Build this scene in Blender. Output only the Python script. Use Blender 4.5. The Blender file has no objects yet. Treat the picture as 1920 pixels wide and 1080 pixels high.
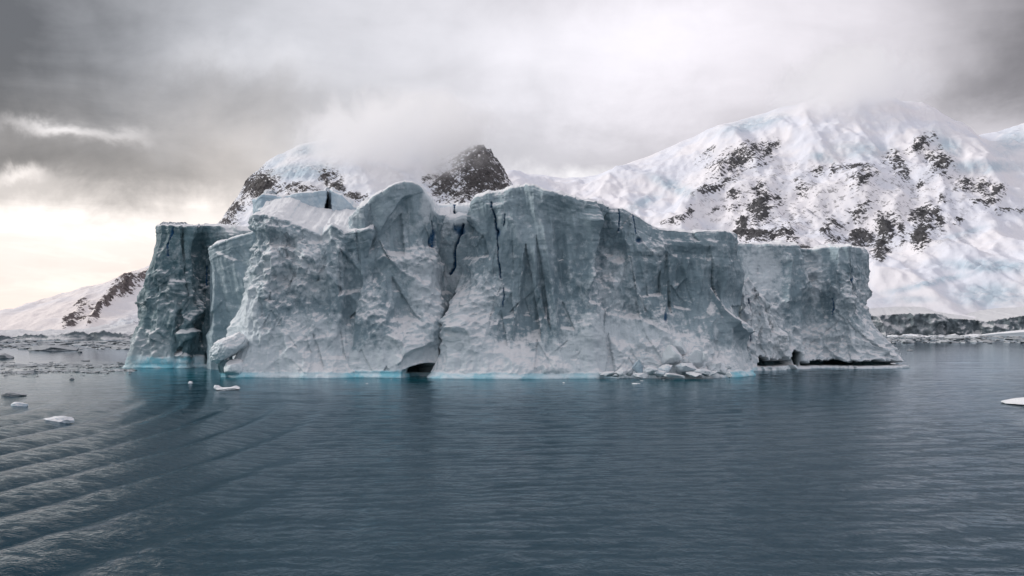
import bpy, math, random
import numpy as np
from mathutils import Vector, Matrix
R = math.radians
rng = np.random.default_rng(7); random.seed(7)
sc = bpy.context.scene
COL = sc.collection

# ------------------------------------------------------------------ camera
H = 12.0; F = 2059.0; HORIZ = 619.0
PITCH = math.atan((HORIZ - 540) / F)
cam = bpy.data.cameras.new('camera'); cam.sensor_width = 36; cam.lens = F / 1920 * 36
cam.clip_start = 0.5; cam.clip_end = 90000
camo = bpy.data.objects.new('camera', cam); COL.objects.link(camo)
camo.location = (0, 0, H); camo.rotation_euler = (R(90) + PITCH, 0, 0)
sc.camera = camo
CP, SP = math.cos(PITCH), math.sin(PITCH)

def at(px, py, Y):
    """point at distance Y in the direction of photo pixel px, py"""
    a = (np.asarray(px, float) - 960) / F; b = (540 - np.asarray(py, float)) / F
    s = Y / (CP - b * SP)
    return a * s, Y + 0 * s, H + s * (SP + b * CP)
def ground(px, py):
    b = (540 - py) / F; dz = SP + b * CP; s = -H / dz
    return (px - 960) / F * s, s * (CP - b * SP)
def proj(x, y, z):
    f = y * CP + (z - H) * SP; u = -y * SP + (z - H) * CP
    return 960 + F * x / f, 540 - F * u / f

# ------------------------------------------------------------------ render, world
sc.view_settings.view_transform = 'Standard'; sc.view_settings.look = 'None'
sc.view_settings.exposure = 0.38; sc.view_settings.gamma = 1; sc.view_settings.use_curve_mapping = False
sc.cycles.max_bounces = 17; sc.cycles.diffuse_bounces = 3; sc.cycles.glossy_bounces = 3
sc.cycles.volume_bounces = 16; sc.cycles.transparent_max_bounces = 8
sc.cycles.volume_max_steps = 64; sc.cycles.volume_step_rate = 1.0
sc.cycles.use_denoising = True
sc.cycles.sample_clamp_indirect = 6

SUN_AZ, SUN_EL = -78.0, 26.0          # degrees, azimuth measured from +Y towards +X

class NT:
    def __init__(s, tree): s.t = tree; tree.nodes.clear()
    def n(s, kind, **kw):
        nd = s.t.nodes.new(kind)
        ins = kw.pop('ins', {})
        for k, v in kw.items(): setattr(nd, k, v)
        for k, v in ins.items(): s.put(nd.inputs[k], v)
        return nd
    def put(s, sock, v):
        if isinstance(v, bpy.types.NodeSocket): s.t.links.new(v, sock)
        elif isinstance(v, bpy.types.Node): s.t.links.new(v.outputs[0], sock)
        elif isinstance(v, (tuple, list)) and sock.type == 'RGBA' and len(v) == 3: sock.default_value = (*v, 1)
        else: sock.default_value = v
    def m(s, op, a, b=0.0, c=None, clamp=False):
        nd = s.t.nodes.new('ShaderNodeMath'); nd.operation = op; nd.use_clamp = clamp
        s.put(nd.inputs[0], a); s.put(nd.inputs[1], b)
        if c is not None: s.put(nd.inputs[2], c)
        return nd.outputs[0]
    def ss(s, x, lo, hi, a=0.0, b=1.0):
        nd = s.t.nodes.new('ShaderNodeMapRange'); nd.interpolation_type = 'SMOOTHSTEP'
        s.put(nd.inputs[0], x)
        for i, v in zip((1, 2, 3, 4), (lo, hi, a, b)): s.put(nd.inputs[i], v)
        return nd.outputs[0]
    def mix(s, f, a, b, mode='MIX'):
        nd = s.t.nodes.new('ShaderNodeMix'); nd.data_type = 'RGBA'; nd.blend_type = mode
        s.put(nd.inputs[0], f); s.put(nd.inputs[6], a); s.put(nd.inputs[7], b)
        return nd.outputs[2]
    def noise(s, vec, scale, detail=5, rough=.55, dist=0.0, **kw):
        nd = s.n('ShaderNodeTexNoise', **kw); s.put(nd.inputs['Vector'], vec)
        nd.inputs['Scale'].default_value = scale; nd.inputs['Detail'].default_value = detail
        nd.inputs['Roughness'].default_value = rough; nd.inputs['Distortion'].default_value = dist
        return nd.outputs[0]
    def mapping(s, vec, scale=(1, 1, 1), rot=(0, 0, 0), loc=(0, 0, 0)):
        nd = s.n('ShaderNodeMapping'); s.put(nd.inputs[0], vec)
        nd.inputs['Scale'].default_value = scale; nd.inputs['Rotation'].default_value = rot; nd.inputs['Location'].default_value = loc
        return nd.outputs[0]
    def attr(s, name, out='Fac'):
        nd = s.n('ShaderNodeAttribute'); nd.attribute_name = name; return nd.outputs[out]

world = bpy.data.worlds.new('World'); sc.world = world; world.use_nodes = True
w = NT(world.node_tree)
tc = w.n('ShaderNodeTexCoord'); D = tc.outputs['Generated']
sep = w.n('ShaderNodeSeparateXYZ', ins={0: D})
DX, DY, DZ = sep.outputs
az = w.m('MULTIPLY', w.m('ARCTAN2', DX, DY), 57.2958)
el = w.m('MULTIPLY', w.m('ARCSINE', DZ), 57.2958)
# cloud deck coordinates: the deck seen from below, so it foreshortens towards the horizon
den = w.m('ADD', w.m('ABSOLUTE', DZ), 0.16)
cmb = w.n('ShaderNodeCombineXYZ', ins={0: w.m('DIVIDE', DX, den), 1: w.m('DIVIDE', DY, den), 2: 0.0})
n_big = w.noise(cmb, 0.9, 6, .55, .3)
n_mid = w.noise(cmb, 2.6, 7, .58, .5)
n_puff = w.noise(D, 7.0, 7, .6, .35)
n_fine = w.noise(D, 22.0, 6, .65, .2)
warp = w.m('MULTIPLY', w.m('SUBTRACT', w.noise(D, 5.5, 5, .6), .5), 1.0)
azw = w.m('ADD', az, w.m('MULTIPLY', warp, 9.0))
elw = w.m('ADD', el, w.m('MULTIPLY', w.m('SUBTRACT', w.noise(D, 9.0, 6, .62, .3), .5), 5.5))
def gauss(a0, e0, sa, se):
    qa = w.m('DIVIDE', w.m('SUBTRACT', azw, a0), sa); qe = w.m('DIVIDE', w.m('SUBTRACT', elw, e0), se)
    return w.m('EXPONENT', w.m('MULTIPLY', w.m('ADD', w.m('MULTIPLY', qa, qa), w.m('MULTIPLY', qe, qe)), -1.0))
def AZ(px): return math.degrees(math.atan((px - 960) / F))
def EL(py): return math.degrees(math.atan((HORIZ - py) / F))
val = w.m('ADD', 0.575, w.m('MULTIPLY', w.m('SUBTRACT', n_big, .5), .30))
val = w.m('ADD', val, w.m('MULTIPLY', w.m('SUBTRACT', n_mid, .5), .20))
val = w.m('ADD', val, w.m('MULTIPLY', w.m('SUBTRACT', n_puff, .5), .16))
val = w.m('ADD', val, w.m('MULTIPLY', w.m('SUBTRACT', n_fine, .5), .05))
# banks of heavier and thinner cloud  (px, py, half width deg, half height deg, amount)
for px, py, sa, se, am in [(-140, 90, 12, 7, -.46), (150, 235, 12, 3.0, -.11), (650, 190, 7, 4, -.03), (1000, -150, 40, 5, -.05), (60, 330, 9, 1.3, -.12), (330, 345, 8, 1.5, -.06),
                           (105, 268, 2.0, .35, .45), (245, 262, 1.5, .5, .18), (30, 362, 1.5, .45, .40), (420, 120, 5, 1.5, .05), (480, 140, 4, .8, .08),
                           (1000, 100, 8, 4, .14), (1350, 60, 9, 4, .17), (1130, 285, 8, 2.0, -.15), (950, 240, 5, 2.5, -.02),
                           (2010, 200, 5.5, 2.8, -.26), (1830, 225, 3.0, 1.2, -.12), (2050, 20, 7, 5, -.30), (480, 300, 4, 1.5, .05)]:
    val = w.m('ADD', val, w.m('MULTIPLY', gauss(AZ(px), EL(py), sa, se), am))
val = w.m('MAXIMUM', val, 0.12)
cool = w.mix(w.ss(azw, -22, 14), (0.97, 0.985, 1.05), (1.01, .966, 1.03))
vcol = w.n('ShaderNodeCombineColor', ins={0: val, 1: val, 2: val})
cool = w.mix(w.m('MULTIPLY', w.ss(elw, 15, 6), w.ss(azw, -2, -14)), cool, (1.06, .98, .935))
cloudc = w.mix(1.0, vcol, cool, 'MULTIPLY')
# the opening under the deck on the left where the low sun shines through
glow = w.m('MULTIPLY', w.ss(elw, EL(352), EL(455)), w.ss(azw, -80, -40, 0.0, 1.0))
glow = w.m('MULTIPLY', glow, w.ss(azw, 3, -8))
streak = w.noise(w.mapping(D, (3.0, 3.0, 16.0)), 1.6, 7, .6, .6)
glow = w.m('MULTIPLY', glow, w.ss(streak, .40, .60, .55, 1.0))
warmc = w.mix(w.ss(elw, 1.0, 5.5), (.96, .77, .70), (1.05, .965, .91))
cloudc = w.mix(glow, cloudc, warmc)
# pale strip over the saddle in the middle
strip = w.m('MULTIPLY', w.ss(elw, EL(290), EL(345)), w.ss(azw, -12, -2))
strip = w.m('MULTIPLY', strip, w.ss(azw, 9, 4))
cloudc = w.mix(w.m('MULTIPLY', strip, .75), cloudc, (.92, .90, .91))
sky = w.n('ShaderNodeTexSky', sky_type='NISHITA', sun_disc=False)
sky.sun_elevation = R(SUN_EL); sky.sun_rotation = R(SUN_AZ); sky.altitude = 0
cloud10 = w.mix(1.0, cloudc, (10, 10, 10), 'MULTIPLY')
below = w.ss(DZ, -.02, -.12)
final = w.mix(0.96, sky, cloud10)
bg = w.n('ShaderNodeBackground', ins={0: final, 1: 0.1})
w.n('ShaderNodeOutputWorld', ins={0: bg.outputs[0]})

sun = bpy.data.lights.new('sun', 'SUN'); sun.energy = 1.5; sun.angle = R(12); sun.color = (1.0, .93, .86)
suno = bpy.data.objects.new('sun', sun); COL.objects.link(suno)
sd = Vector((math.sin(R(SUN_AZ)) * math.cos(R(SUN_EL)), math.cos(R(SUN_AZ)) * math.cos(R(SUN_EL)), math.sin(R(SUN_EL))))
suno.rotation_euler = sd.to_track_quat('Z', 'Y').to_euler(); suno.location = (0, 0, 300)

# ------------------------------------------------------------------ noise
def _hash(ix, iy, iz, seed):
    h = (ix.astype(np.uint32) * np.uint32(374761393) + iy.astype(np.uint32) * np.uint32(668265263)
         + iz.astype(np.uint32) * np.uint32(2147483647 // 3 * 2 + 1) + np.uint32((seed * 974634777) & 0xffffffff))
    h = (h ^ (h >> np.uint32(13))) * np.uint32(1274126177)
    h = (h ^ (h >> np.uint32(16))) * np.uint32(2246822519)
    return h ^ (h >> np.uint32(15))
GR = np.array([[1,1,0],[-1,1,0],[1,-1,0],[-1,-1,0],[1,0,1],[-1,0,1],[1,0,-1],[-1,0,-1],[0,1,1],[0,-1,1],[0,1,-1],[0,-1,-1]], np.float32)
def perlin(x, y, z=0.0, seed=0):
    x, y, z = np.broadcast_arrays(np.asarray(x, np.float32), np.asarray(y, np.float32), np.asarray(z, np.float32))
    xi, yi, zi = np.floor(x), np.floor(y), np.floor(z)
    fx, fy, fz = x - xi, y - yi, z - zi
    xi, yi, zi = xi.astype(np.int32), yi.astype(np.int32), zi.astype(np.int32)
    u, v, t = [q * q * q * (q * (q * 6 - 15) + 10) for q in (fx, fy, fz)]
    r = 0
    for dx in (0, 1):
        for dy in (0, 1):
            for dz in (0, 1):
                g = GR[_hash(xi + dx, yi + dy, zi + dz, seed) % np.uint32(12)]
                d = g[..., 0] * (fx - dx) + g[..., 1] * (fy - dy) + g[..., 2] * (fz - dz)
                r = r + d * (u if dx else 1 - u) * (v if dy else 1 - v) * (t if dz else 1 - t)
    return r
def fbm(x, y, z=0.0, octv=4, seed=0, gain=.5, ridged=False):
    a, s, tot = 1.0, 0, 0
    for i in range(octv):
        n = perlin(x, y, z, seed + i * 17)
        if ridged: n = 1 - 2.2 * np.abs(n) - .5
        s = s + a * n; tot += a; a *= gain
        x, y, z = x * 2.03, y * 2.03, z * 2.03
    return s / tot
def worley(x, y, seed=0):
    """2-D cells: squared F1, F2 and a per-cell random plane through the cell centre"""
    xi, yi = np.floor(x).astype(np.int32), np.floor(y).astype(np.int32)
    f1 = np.full(x.shape, 9.0, np.float32); f2 = f1.copy(); pl = np.zeros_like(f1); cid = np.zeros_like(f1)
    for dx in (-1, 0, 1):
        for dy in (-1, 0, 1):
            h = _hash(xi + dx, yi + dy, xi * 0, seed)
            cx = xi + dx + (h & np.uint32(1023)) / 1023.0; cy = yi + dy + ((h >> np.uint32(10)) & np.uint32(1023)) / 1023.0
            ga = ((h >> np.uint32(20)) & np.uint32(63)) / 63.0 * 6.2832; o = ((h >> np.uint32(26)) & np.uint32(63)) / 63.0
            ex, ey = x - cx, y - cy; d = ex * ex + ey * ey
            p = np.cos(ga) * ex + np.sin(ga) * ey + (o - .5) * .9
            nearer = d < f1
            f2 = np.where(nearer, f1, np.minimum(f2, d)); pl = np.where(nearer, p, pl); cid = np.where(nearer, o, cid)
            f1 = np.where(nearer, d, f1)
    return f1, f2, pl, cid
def facets(x, y, seed=0, tilt=.8, k=1.4):
    """continuous chiselled surface: the highest of several random tilted planes with scooped faces between"""
    xi, yi = np.floor(x).astype(np.int32), np.floor(y).astype(np.int32)
    best = np.full(x.shape, 9.0, np.float32)
    for dx in (-2, -1, 0, 1, 2):
        for dy in (-2, -1, 0, 1, 2):
            h = _hash(xi + dx, yi + dy, xi * 0, seed)
            cx = xi + dx + (h & np.uint32(1023)) / 1023.0; cy = yi + dy + ((h >> np.uint32(10)) & np.uint32(1023)) / 1023.0
            ga = ((h >> np.uint32(20)) & np.uint32(63)) / 63.0 * 6.2832; o = ((h >> np.uint32(26)) & np.uint32(63)) / 63.0
            ex, ey = x - cx, y - cy
            p = tilt * (np.cos(ga) * ex + np.sin(ga) * ey) + (o - .5) * .8 + k * (ex * ex + ey * ey)
            best = np.minimum(best, p)
    return best
def sstep(x, lo, hi):
    t = np.clip((x - lo) / (hi - lo), 0, 1); return t * t * (3 - 2 * t)
def interp(x, pts):
    return np.interp(x, [p[0] for p in pts], [p[1] for p in pts])

# ------------------------------------------------------------------ mesh helpers
def tag(o, label=None, cat=None, group=None, kind=None):
    if label: o['label'] = label
    if cat: o['category'] = cat
    if group: o['group'] = group
    if kind: o['kind'] = kind
    return o
def link_mesh(name, V, Q, mat, parent=None, attrs=None, smooth=True, tris=None):
    me = bpy.data.meshes.new(name)
    V = np.asarray(V, np.float32).reshape(-1, 3)
    faces = [np.asarray(Q, np.int32).reshape(-1, 4)] if Q is not None and len(Q) else []
    nq = len(faces[0]) if faces else 0
    T = np.asarray(tris, np.int32).reshape(-1, 3) if tris is not None and len(tris) else np.zeros((0, 3), np.int32)
    me.vertices.add(len(V)); me.vertices.foreach_set('co', V.ravel())
    loops = np.concatenate(([faces[0].ravel()] if nq else []) + [T.ravel()])
    tot = np.concatenate([np.full(nq, 4, np.int32), np.full(len(T), 3, np.int32)])
    start = np.concatenate([[0], np.cumsum(tot)[:-1]]).astype(np.int32)
    me.loops.add(len(loops)); me.loops.foreach_set('vertex_index', loops.astype(np.int32))
    me.polygons.add(len(tot)); me.polygons.foreach_set('loop_start', start); me.polygons.foreach_set('loop_total', tot)
    me.polygons.foreach_set('use_smooth', np.full(len(tot), smooth))
    me.update(calc_edges=True); me.validate()
    for k, a in (attrs or {}).items():
        at_ = me.attributes.new(k, 'FLOAT', 'POINT'); at_.data.foreach_set('value', np.asarray(a, np.float32).ravel())
    if mat: me.materials.append(mat)
    o = bpy.data.objects.new(name, me); COL.objects.link(o)
    if parent: o.parent = parent
    return o
def grid_quads(nr, nc, flip=False):
    i = np.arange(nr * nc).reshape(nr, nc)
    a, b, c, d = i[:-1, :-1], i[:-1, 1:], i[1:, 1:], i[1:, :-1]
    return np.stack([a, b, c, d] if not flip else [a, d, c, b], -1).reshape(-1, 4)
def grid_normals(P):
    du = np.gradient(P, axis=1); dv = np.gradient(P, axis=0)
    n = np.cross(du, dv); return n / np.maximum(np.linalg.norm(n, axis=-1, keepdims=True), 1e-9)

# ------------------------------------------------------------------ materials
def mat(name):
    m = bpy.data.materials.new(name); m.use_nodes = True
    return m, NT(m.node_tree)
def ice_material(name, body, deep, rough_white=.5, strata=.5, bump=1.0, sc_=1.0, snow=.85):
    m, t = mat(name)
    pos = t.n('ShaderNodeTexCoord').outputs['Object']
    geo = t.n('ShaderNodeNewGeometry'); nz = t.n('ShaderNodeSeparateXYZ', ins={0: geo.outputs['Normal']}).outputs[2]
    n1 = t.noise(pos, .06 * sc_, 5, .6, .4); n2 = t.noise(pos, .5 * sc_, 8, .65); n3 = t.noise(pos, 2.6 * sc_, 6, .65)
    st = t.noise(t.mapping(pos, (.02, .02, .55 * sc_)), 1.0, 5, .65, .5)
    col = t.mix(t.ss(n1, .35, .65), body, deep)
    col = t.mix(t.m('MULTIPLY', t.ss(st, .46, .64), strata * .6), col, tuple(c * .85 for c in deep))
    col = t.mix(t.m('MULTIPLY', t.ss(t.noise(pos, .9 * sc_, 9, .72, .5), .50, .64), .25), col, tuple(c * .66 for c in deep))
    # frost and crumbled, air-filled ice are whiter than the dense ice
    white = t.attr('white')
    wf = t.ss(t.m('ADD', white, t.m('MULTIPLY', t.m('SUBTRACT', n2, .5), 2.2)), .3, .95)
    col = t.mix(t.m('MULTIPLY', wf, rough_white), col, (.74, .805, .85))
    # snow caught on ledges
    sf = t.m('ADD', nz, t.m('MULTIPLY', t.m('SUBTRACT', n2, .5), .7))
    col = t.mix(t.m('MULTIPLY', t.ss(sf, .42, .80), snow), col, (.82, .82, .84))
    fn = t.noise(t.mapping(pos, (1, 1, 1.6)), .16, 5, .6)
    fcol = t.mix(t.ss(fn, .38, .60), (.66, .81, .88), (.22, .56, .68))
    col = t.mix(t.m('MULTIPLY', t.attr('foot'), t.ss(t.noise(pos, .7, 4, .6), .25, .5, .55, 1.0)), col, fcol)
    col = t.mix(t.attr('blue'), col, (.018, .10, .22))
    col = t.mix(t.attr('cave'), col, (.02, .05, .06))  # shade of caves and undercuts painted in as near-black
    hgt = t.m('ADD', t.m('MULTIPLY', n2, 1.0), t.m('MULTIPLY', n3, .35))
    hgt = t.m('ADD', hgt, t.m('MULTIPLY', st, .5 * strata))
    bp = t.n('ShaderNodeBump', ins={'Height': hgt, 'Distance': 1.1 * bump / sc_, 'Strength': .55})
    b = t.n('ShaderNodeBsdfPrincipled', ins={'Base Color': col, 'Normal': bp.outputs[0]})
    b.inputs['Roughness'].default_value = .55; b.inputs['Specular IOR Level'].default_value = .3
    t.n('ShaderNodeOutputMaterial', ins={0: b.outputs[0]})
    return m
ICE = ice_material('grey_ice', (.345, .44, .495), (.205, .29, .34), .68)
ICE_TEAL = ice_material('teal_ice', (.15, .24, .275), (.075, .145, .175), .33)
ICE_PALE = ice_material('pale_blue_ice', (.47, .58, .66), (.34, .47, .57), .5)
ICE_WHITE = ice_material('white_ice', (.76, .81, .84), (.63, .72, .77), .8, .1)
ICE_FAR = ice_material('glacier_ice', (.23, .28, .31), (.15, .19, .22), .45, .5, 5.0, .12)

def mountain_material(name, tint, rocktint=(.040, .040, .043), scale=1.0):
    m, t = mat(name)
    pos = t.n('ShaderNodeTexCoord').outputs['Object']
    geo = t.n('ShaderNodeNewGeometry'); nz = t.n('ShaderNodeSeparateXYZ', ins={0: geo.outputs['Normal']}).outputs[2]
    pw = t.mapping(pos, (1, .6, 1.0), (0, R(32), 0))
    na = t.noise(t.mapping(pw, (1.0, 1.0, 3.0)), .018 * scale, 8, .72, .3)
    nb = t.noise(pos, .06 * scale, 7, .7)
    ns = t.noise(pos, .0045 * scale, 6, .6, .4)
    rk = t.attr('rock')
    f = t.m('ADD', t.m('MULTIPLY', rk, 1.25), t.m('MULTIPLY', t.m('SUBTRACT', na, .5), 4.6))
    nd = t.noise(t.mapping(pos, (1, .6, 1.0), (0, R(-38), 0)), .11 * scale, 6, .75)
    nd = t.noise(t.mapping(t.mapping(pos, (1, .6, 1), (0, R(50), 0)), (1, 1, .28)), .13 * scale, 5, .7)
    f = t.m('ADD', f, t.m('MULTIPLY', t.m('SUBTRACT', nb, .5), 2.6)); f = t.m('ADD', f, t.m('MULTIPLY', t.m('SUBTRACT', nd, .5), 4.8))
    f = t.m('MULTIPLY', t.ss(f, .62, .86), t.ss(rk, .10, .30))
    rock = t.mix(t.ss(nb, .38, .62), rocktint, tuple(c * 2.6 for c in rocktint))
    snow = t.mix(t.ss(ns, .4, .62), tint, tuple(c * k for c, k in zip(tint, (.90, .94, .99))))
    snow = t.mix(t.m('MULTIPLY', t.attr('blue'), t.ss(t.noise(pos, .02 * scale, 6, .7), .36, .56, .35, 1)), snow, (.43, .55, .64))
    col = t.mix(f, snow, rock)
    hgt = t.m('ADD', t.m('MULTIPLY', na, .6), t.m('MULTIPLY', nb, t.m('ADD', .25, f)))
    hgt = t.m('ADD', hgt, t.m('MULTIPLY', t.noise(pos, .16 * scale, 5, .75), .22))
    bp = t.n('ShaderNodeBump', ins={'Height': hgt, 'Distance': 14.0 / scale, 'Strength': .5})
    b = t.n('ShaderNodeBsdfPrincipled', ins={'Base Color': col, 'Normal': bp.outputs[0]})
    b.inputs['Roughness'].default_value = .8; b.inputs['Specular IOR Level'].default_value = .15
    t.n('ShaderNodeOutputMaterial', ins={0: b.outputs[0]})
    return m
SNOW_ROCK = mountain_material('snow_and_rock', (.84, .825, .86))
SNOW_ROCK_MID = mountain_material('snow_and_rock_centre', (.80, .80, .83), (.045, .043, .044), 1.3)
SNOW_ROCK_FAR = mountain_material('snow_and_rock_left', (.86, .80, .78), (.07, .06, .06), 1.6)

# ------------------------------------------------------------------ iceberg builder
def seg_dist(u, v, pts):
    best = np.full(u.shape, 1e9, np.float32); side = np.zeros(u.shape, np.float32); along = np.zeros(u.shape, np.float32)
    n = len(pts) - 1
    for i in range(n):
        (x0, y0), (x1, y1) = pts[i], pts[i + 1]
        dx, dy = x1 - x0, y1 - y0; L2 = dx * dx + dy * dy
        t = np.clip(((u - x0) * dx + (v - y0) * dy) / L2, 0, 1)
        ex, ey = u - x0 - t * dx, v - y0 - t * dy; d = np.sqrt(ex * ex + ey * ey)
        c = d < best
        side = np.where(c, np.sign(dx * (v - y0) - dy * (u - x0)), side); along = np.where(c, (i + t) / n, along)
        best = np.where(c, d, best)
    return best, side, along

def cliff(name, ctrl, parent, m, feats=(), ds=.2, back=45, foot=1.0, amp=1.0, seed=0, rough=(), white=(), apron=(),
          flare=2.2, top_noise=.35, cap=None, zb=-1.0, fold=1.0, footrange=None, strata=1.0, ncap=46, plan_k=1.0, flakes=.14):
    """wall of ice along a plan path; ctrl = (px foot, Y foot, px top, Y top, py top).  Rows run from the water up
    the face, over the rim, across the top and down the back, so it is a closed block with real thickness."""
    c = np.array(ctrl, float)
    Bx = (c[:, 0] - 960) / F * c[:, 1]; By = c[:, 1]
    Tx, Ty, Tz = at(c[:, 2], c[:, 4], c[:, 3])
    seg = np.hypot(np.diff(.5 * (Bx + Tx)), np.diff(.5 * (By + Ty))); S = np.concatenate([[0], np.cumsum(seg)])
    n = max(8, int(S[-1] / ds)); s = np.linspace(0, S[-1], n)
    f = lambda a: np.interp(s, S, a)
    bx, by, tx, ty, tz = f(Bx), f(By), f(Tx), f(Ty), f(Tz)
    k = max(1, int(plan_k * 1.2 / ds))
    def sm(a):
        p = np.pad(a, k, mode='edge'); ker = np.hanning(2 * k + 3)[1:-1]; ker /= ker.sum()
        return np.convolve(p, ker, 'valid')[:n]
    bx, by, tx, ty = map(sm, (bx, by, tx, ty))
    tz = tz + top_noise * 2.2 * (fbm(s / 5.0, s * 0 + seed, 0, 5, seed) + .35 * np.round(1.5 * fbm(s / 2.2, s * 0, 0, 2, seed + 3)))
    gx = np.gradient(sm(sm(.5 * (bx + tx)))); gy = np.gradient(sm(sm(.5 * (by + ty)))); gl = np.hypot(gx, gy) + 1e-9
    nx, ny = gy / gl, -gx / gl
    nr = max(12, int((tz.max() - zb) / ds))
    v = np.linspace(0, 1, nr)[:, None]
    z = zb + v * (tz[None] - zb)
    wv = 1 - (1 - np.clip(z, 0, None) / np.maximum(tz[None], 1)).clip(0, 1) ** flare
    X = bx + (tx - bx) * wv; Yy = by + (ty - by) * wv
    U, Vv = proj(X, Yy, z)
    SS = np.broadcast_to(s[None], z.shape)
    rg = np.full(z.shape, .2, np.float32)
    for (u0, v0, ru, rv, a) in rough: rg = np.maximum(rg, a * np.exp(-(((U - u0) / ru) ** 2 + ((Vv - v0) / rv) ** 2)))
    wsx = SS + 3.5 * fbm(SS / 13, z / 13, seed * 1.3, 3, seed + 5); wsz = z + 3.5 * fbm(SS / 11, z / 11, seed * 2.1 + 5, 3, seed + 9)
    ra = .5 * seed
    ca, sa = math.cos(.5), math.sin(.5)
    q1 = (wsx * ca + wsz * sa); q2 = (-wsx * sa + wsz * ca)
    d = amp * (4.0 * (facets(q1 / 17, q2 / 24, seed + 1) + .25)
               + 1.5 * (.5 + rg) * facets(wsx / 6.5, wsz / 9.5, seed + 2)
               + .95 * rg * 1.6 * facets(q1 / 2.8, q2 / 3.4, seed + 3)
               + .55 * rg * 1.5 * facets(q2 / 1.25, q1 / 1.4, seed + 4))
    d += amp * (1.4 * fbm(SS / 20, z / 34, seed + .5, 3, seed) + .85 * rg * fbm(SS / 2.2, z / 2.2, Yy / 2.2, 4, seed + 8, .6))
    d += amp * .9 * fold * fbm(SS / 3.2 + .35 * z / 9, z / 30, seed, 3, seed + 21, ridged=True) * (1.2 - rg).clip(0, 1)
    # bedding: thin recessed and proud layers near the old snow surface
    below = tz[None] - z
    bed = np.exp(-(below / 9.0) ** 2) * strata
    d += bed * (.16 * fbm(SS / 60, below / .9, seed, 3, seed + 31) + .08 * np.sign(perlin(SS / 80, below / 1.7, seed, seed + 33)))
    blue = np.zeros(z.shape, np.float32); cave = np.zeros(z.shape, np.float32)
    wt = np.full(z.shape, .2, np.float32) + .5 * rg
    for (u0, v0, ru, rv, a) in white: wt = wt + a * np.exp(-(((U - u0) / ru) ** 2 + ((Vv - v0) / rv) ** 2))
    d -= d.mean()
    # apron: fallen and refrozen ice that leans out towards the water
    if len(apron):
        ah = interp(U, [(a[0], a[1]) for a in apron]); aw = interp(U, [(a[0], a[2]) for a in apron])
        q = ((Vv - ah + 14 * fbm(SS / 6, z / 6, seed, 3, seed + 41)) / np.maximum(HORIZ + 88 - ah, 20)).clip(0, 1.2)
        d += aw * q ** 1.25; d += .5 * q.clip(0, 1) * fbm(SS / 1.8, z / 1.8, Yy / 2, 4, seed + 43, .62)
        wt = wt + .75 * q.clip(0, 1)
    # broken flakes: slanted wedge faces that end in a sharp step, large ones few, small ones many
    rw = np.random.default_rng(seed + 507); umin, umax, vmin, vmax = U.min(), U.max(), Vv.min(), 700.0
    wl = [f for f in feats if f[0] == 'wedge']
    for i in range(int((umax - umin) * flakes)):
        big = rw.random() ** 2.2; hh_ = 12 + 75 * big; ww_ = hh_ * rw.uniform(.25, .8); u0 = rw.uniform(umin, umax); v0 = rw.uniform(vmin, vmax)
        ln = rw.normal() * .35; dp = ww_ * .042 * rw.uniform(.6, 1.6) * (1 if rw.random() < .7 else -.7); sgn = 1 if rw.random() < .6 else -1
        wl.append(('wedge', u0, v0, u0 - ww_ * sgn * .7 + ln * hh_, v0 + hh_, u0 + ww_ * sgn * .6 + ln * hh_, v0 + hh_ * rw.uniform(.75, 1.2), dp * amp))
    wn = 2.2 * fbm(SS / 2.0, z / 3.0, seed, 3, seed + 505)
    for (_, ua, va, ub, vb, uc, vc, dp) in wl:
        # barycentric triangle a (apex), b (shallow foot), c (deep foot)
        x0, x1 = min(ua, ub, uc) - 6, max(ua, ub, uc) + 6
        cs = np.where((U.max(0) > x0) & (U.min(0) < x1))[0]
        if not len(cs): continue
        k0, k1 = cs[0], cs[-1] + 1
        uu, vv_ = U[:, k0:k1] + wn[:, k0:k1], Vv[:, k0:k1] + wn[:, k0:k1]
        det = (vb - vc) * (ua - uc) + (uc - ub) * (va - vc)
        if abs(det) < 1: continue
        la = ((vb - vc) * (uu - uc) + (uc - ub) * (vv_ - vc)) / det; lb = ((vc - va) * (uu - uc) + (ua - uc) * (vv_ - vc)) / det; lc = 1 - la - lb
        ins = (la > 0) & (lb > 0) & (lc > 0)
        d[:, k0:k1] -= np.where(ins, dp * np.clip(lc + la * .35, 0, 1) * np.clip(la * 8, 0, 1), 0)
    U2, V2 = U, Vv
    for ft in feats:
        if ft[0] == 'b':
            _, u0, v0, ru, rv, rot, a = ft[:7]; p = ft[7] if len(ft) > 7 else 1
            cr, sr = math.cos(R(rot)), math.sin(R(rot)); eu, ev = (U - u0), (Vv - v0)
            eu, ev = eu * cr + ev * sr, -eu * sr + ev * cr
            d += a * np.exp(-(((eu / ru) ** 2 + (ev / rv) ** 2) ** p))
        elif ft[0] == 'ridge':       # sharp crest: steep on one side, long slope on the other
            _, pts, wl, wr_, a = ft
            dist, side, al = seg_dist(U + 5 * fbm(SS / 5, z / 5, 3, 2, seed), Vv, pts)
            ww = np.where(side > 0, wr_, wl); env = np.minimum(1, 5 * np.minimum(al, 1 - al) + .15)
            d += a * env * np.clip(1 - dist / ww, 0, 1) ** 1.3
        elif ft[0] == 'crack':
            _, pts, wd, dep = ft
            dist, side, al = seg_dist(U + 3.0 * fbm(SS / 1.6, z / 1.6, 7, 3, seed + 51), Vv, pts)
            k2 = np.clip(1 - dist / (wd * .8 * (1.0 + .7 * perlin(al * 9, al * 0, 0, 5))), 0, 1)
            d -= dep * np.sqrt(k2); blue = np.maximum(blue, sstep(k2, 0, .35))
        elif ft[0] == 'cave':
            _, u0, v0, ru, rv, dep = ft
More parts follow.
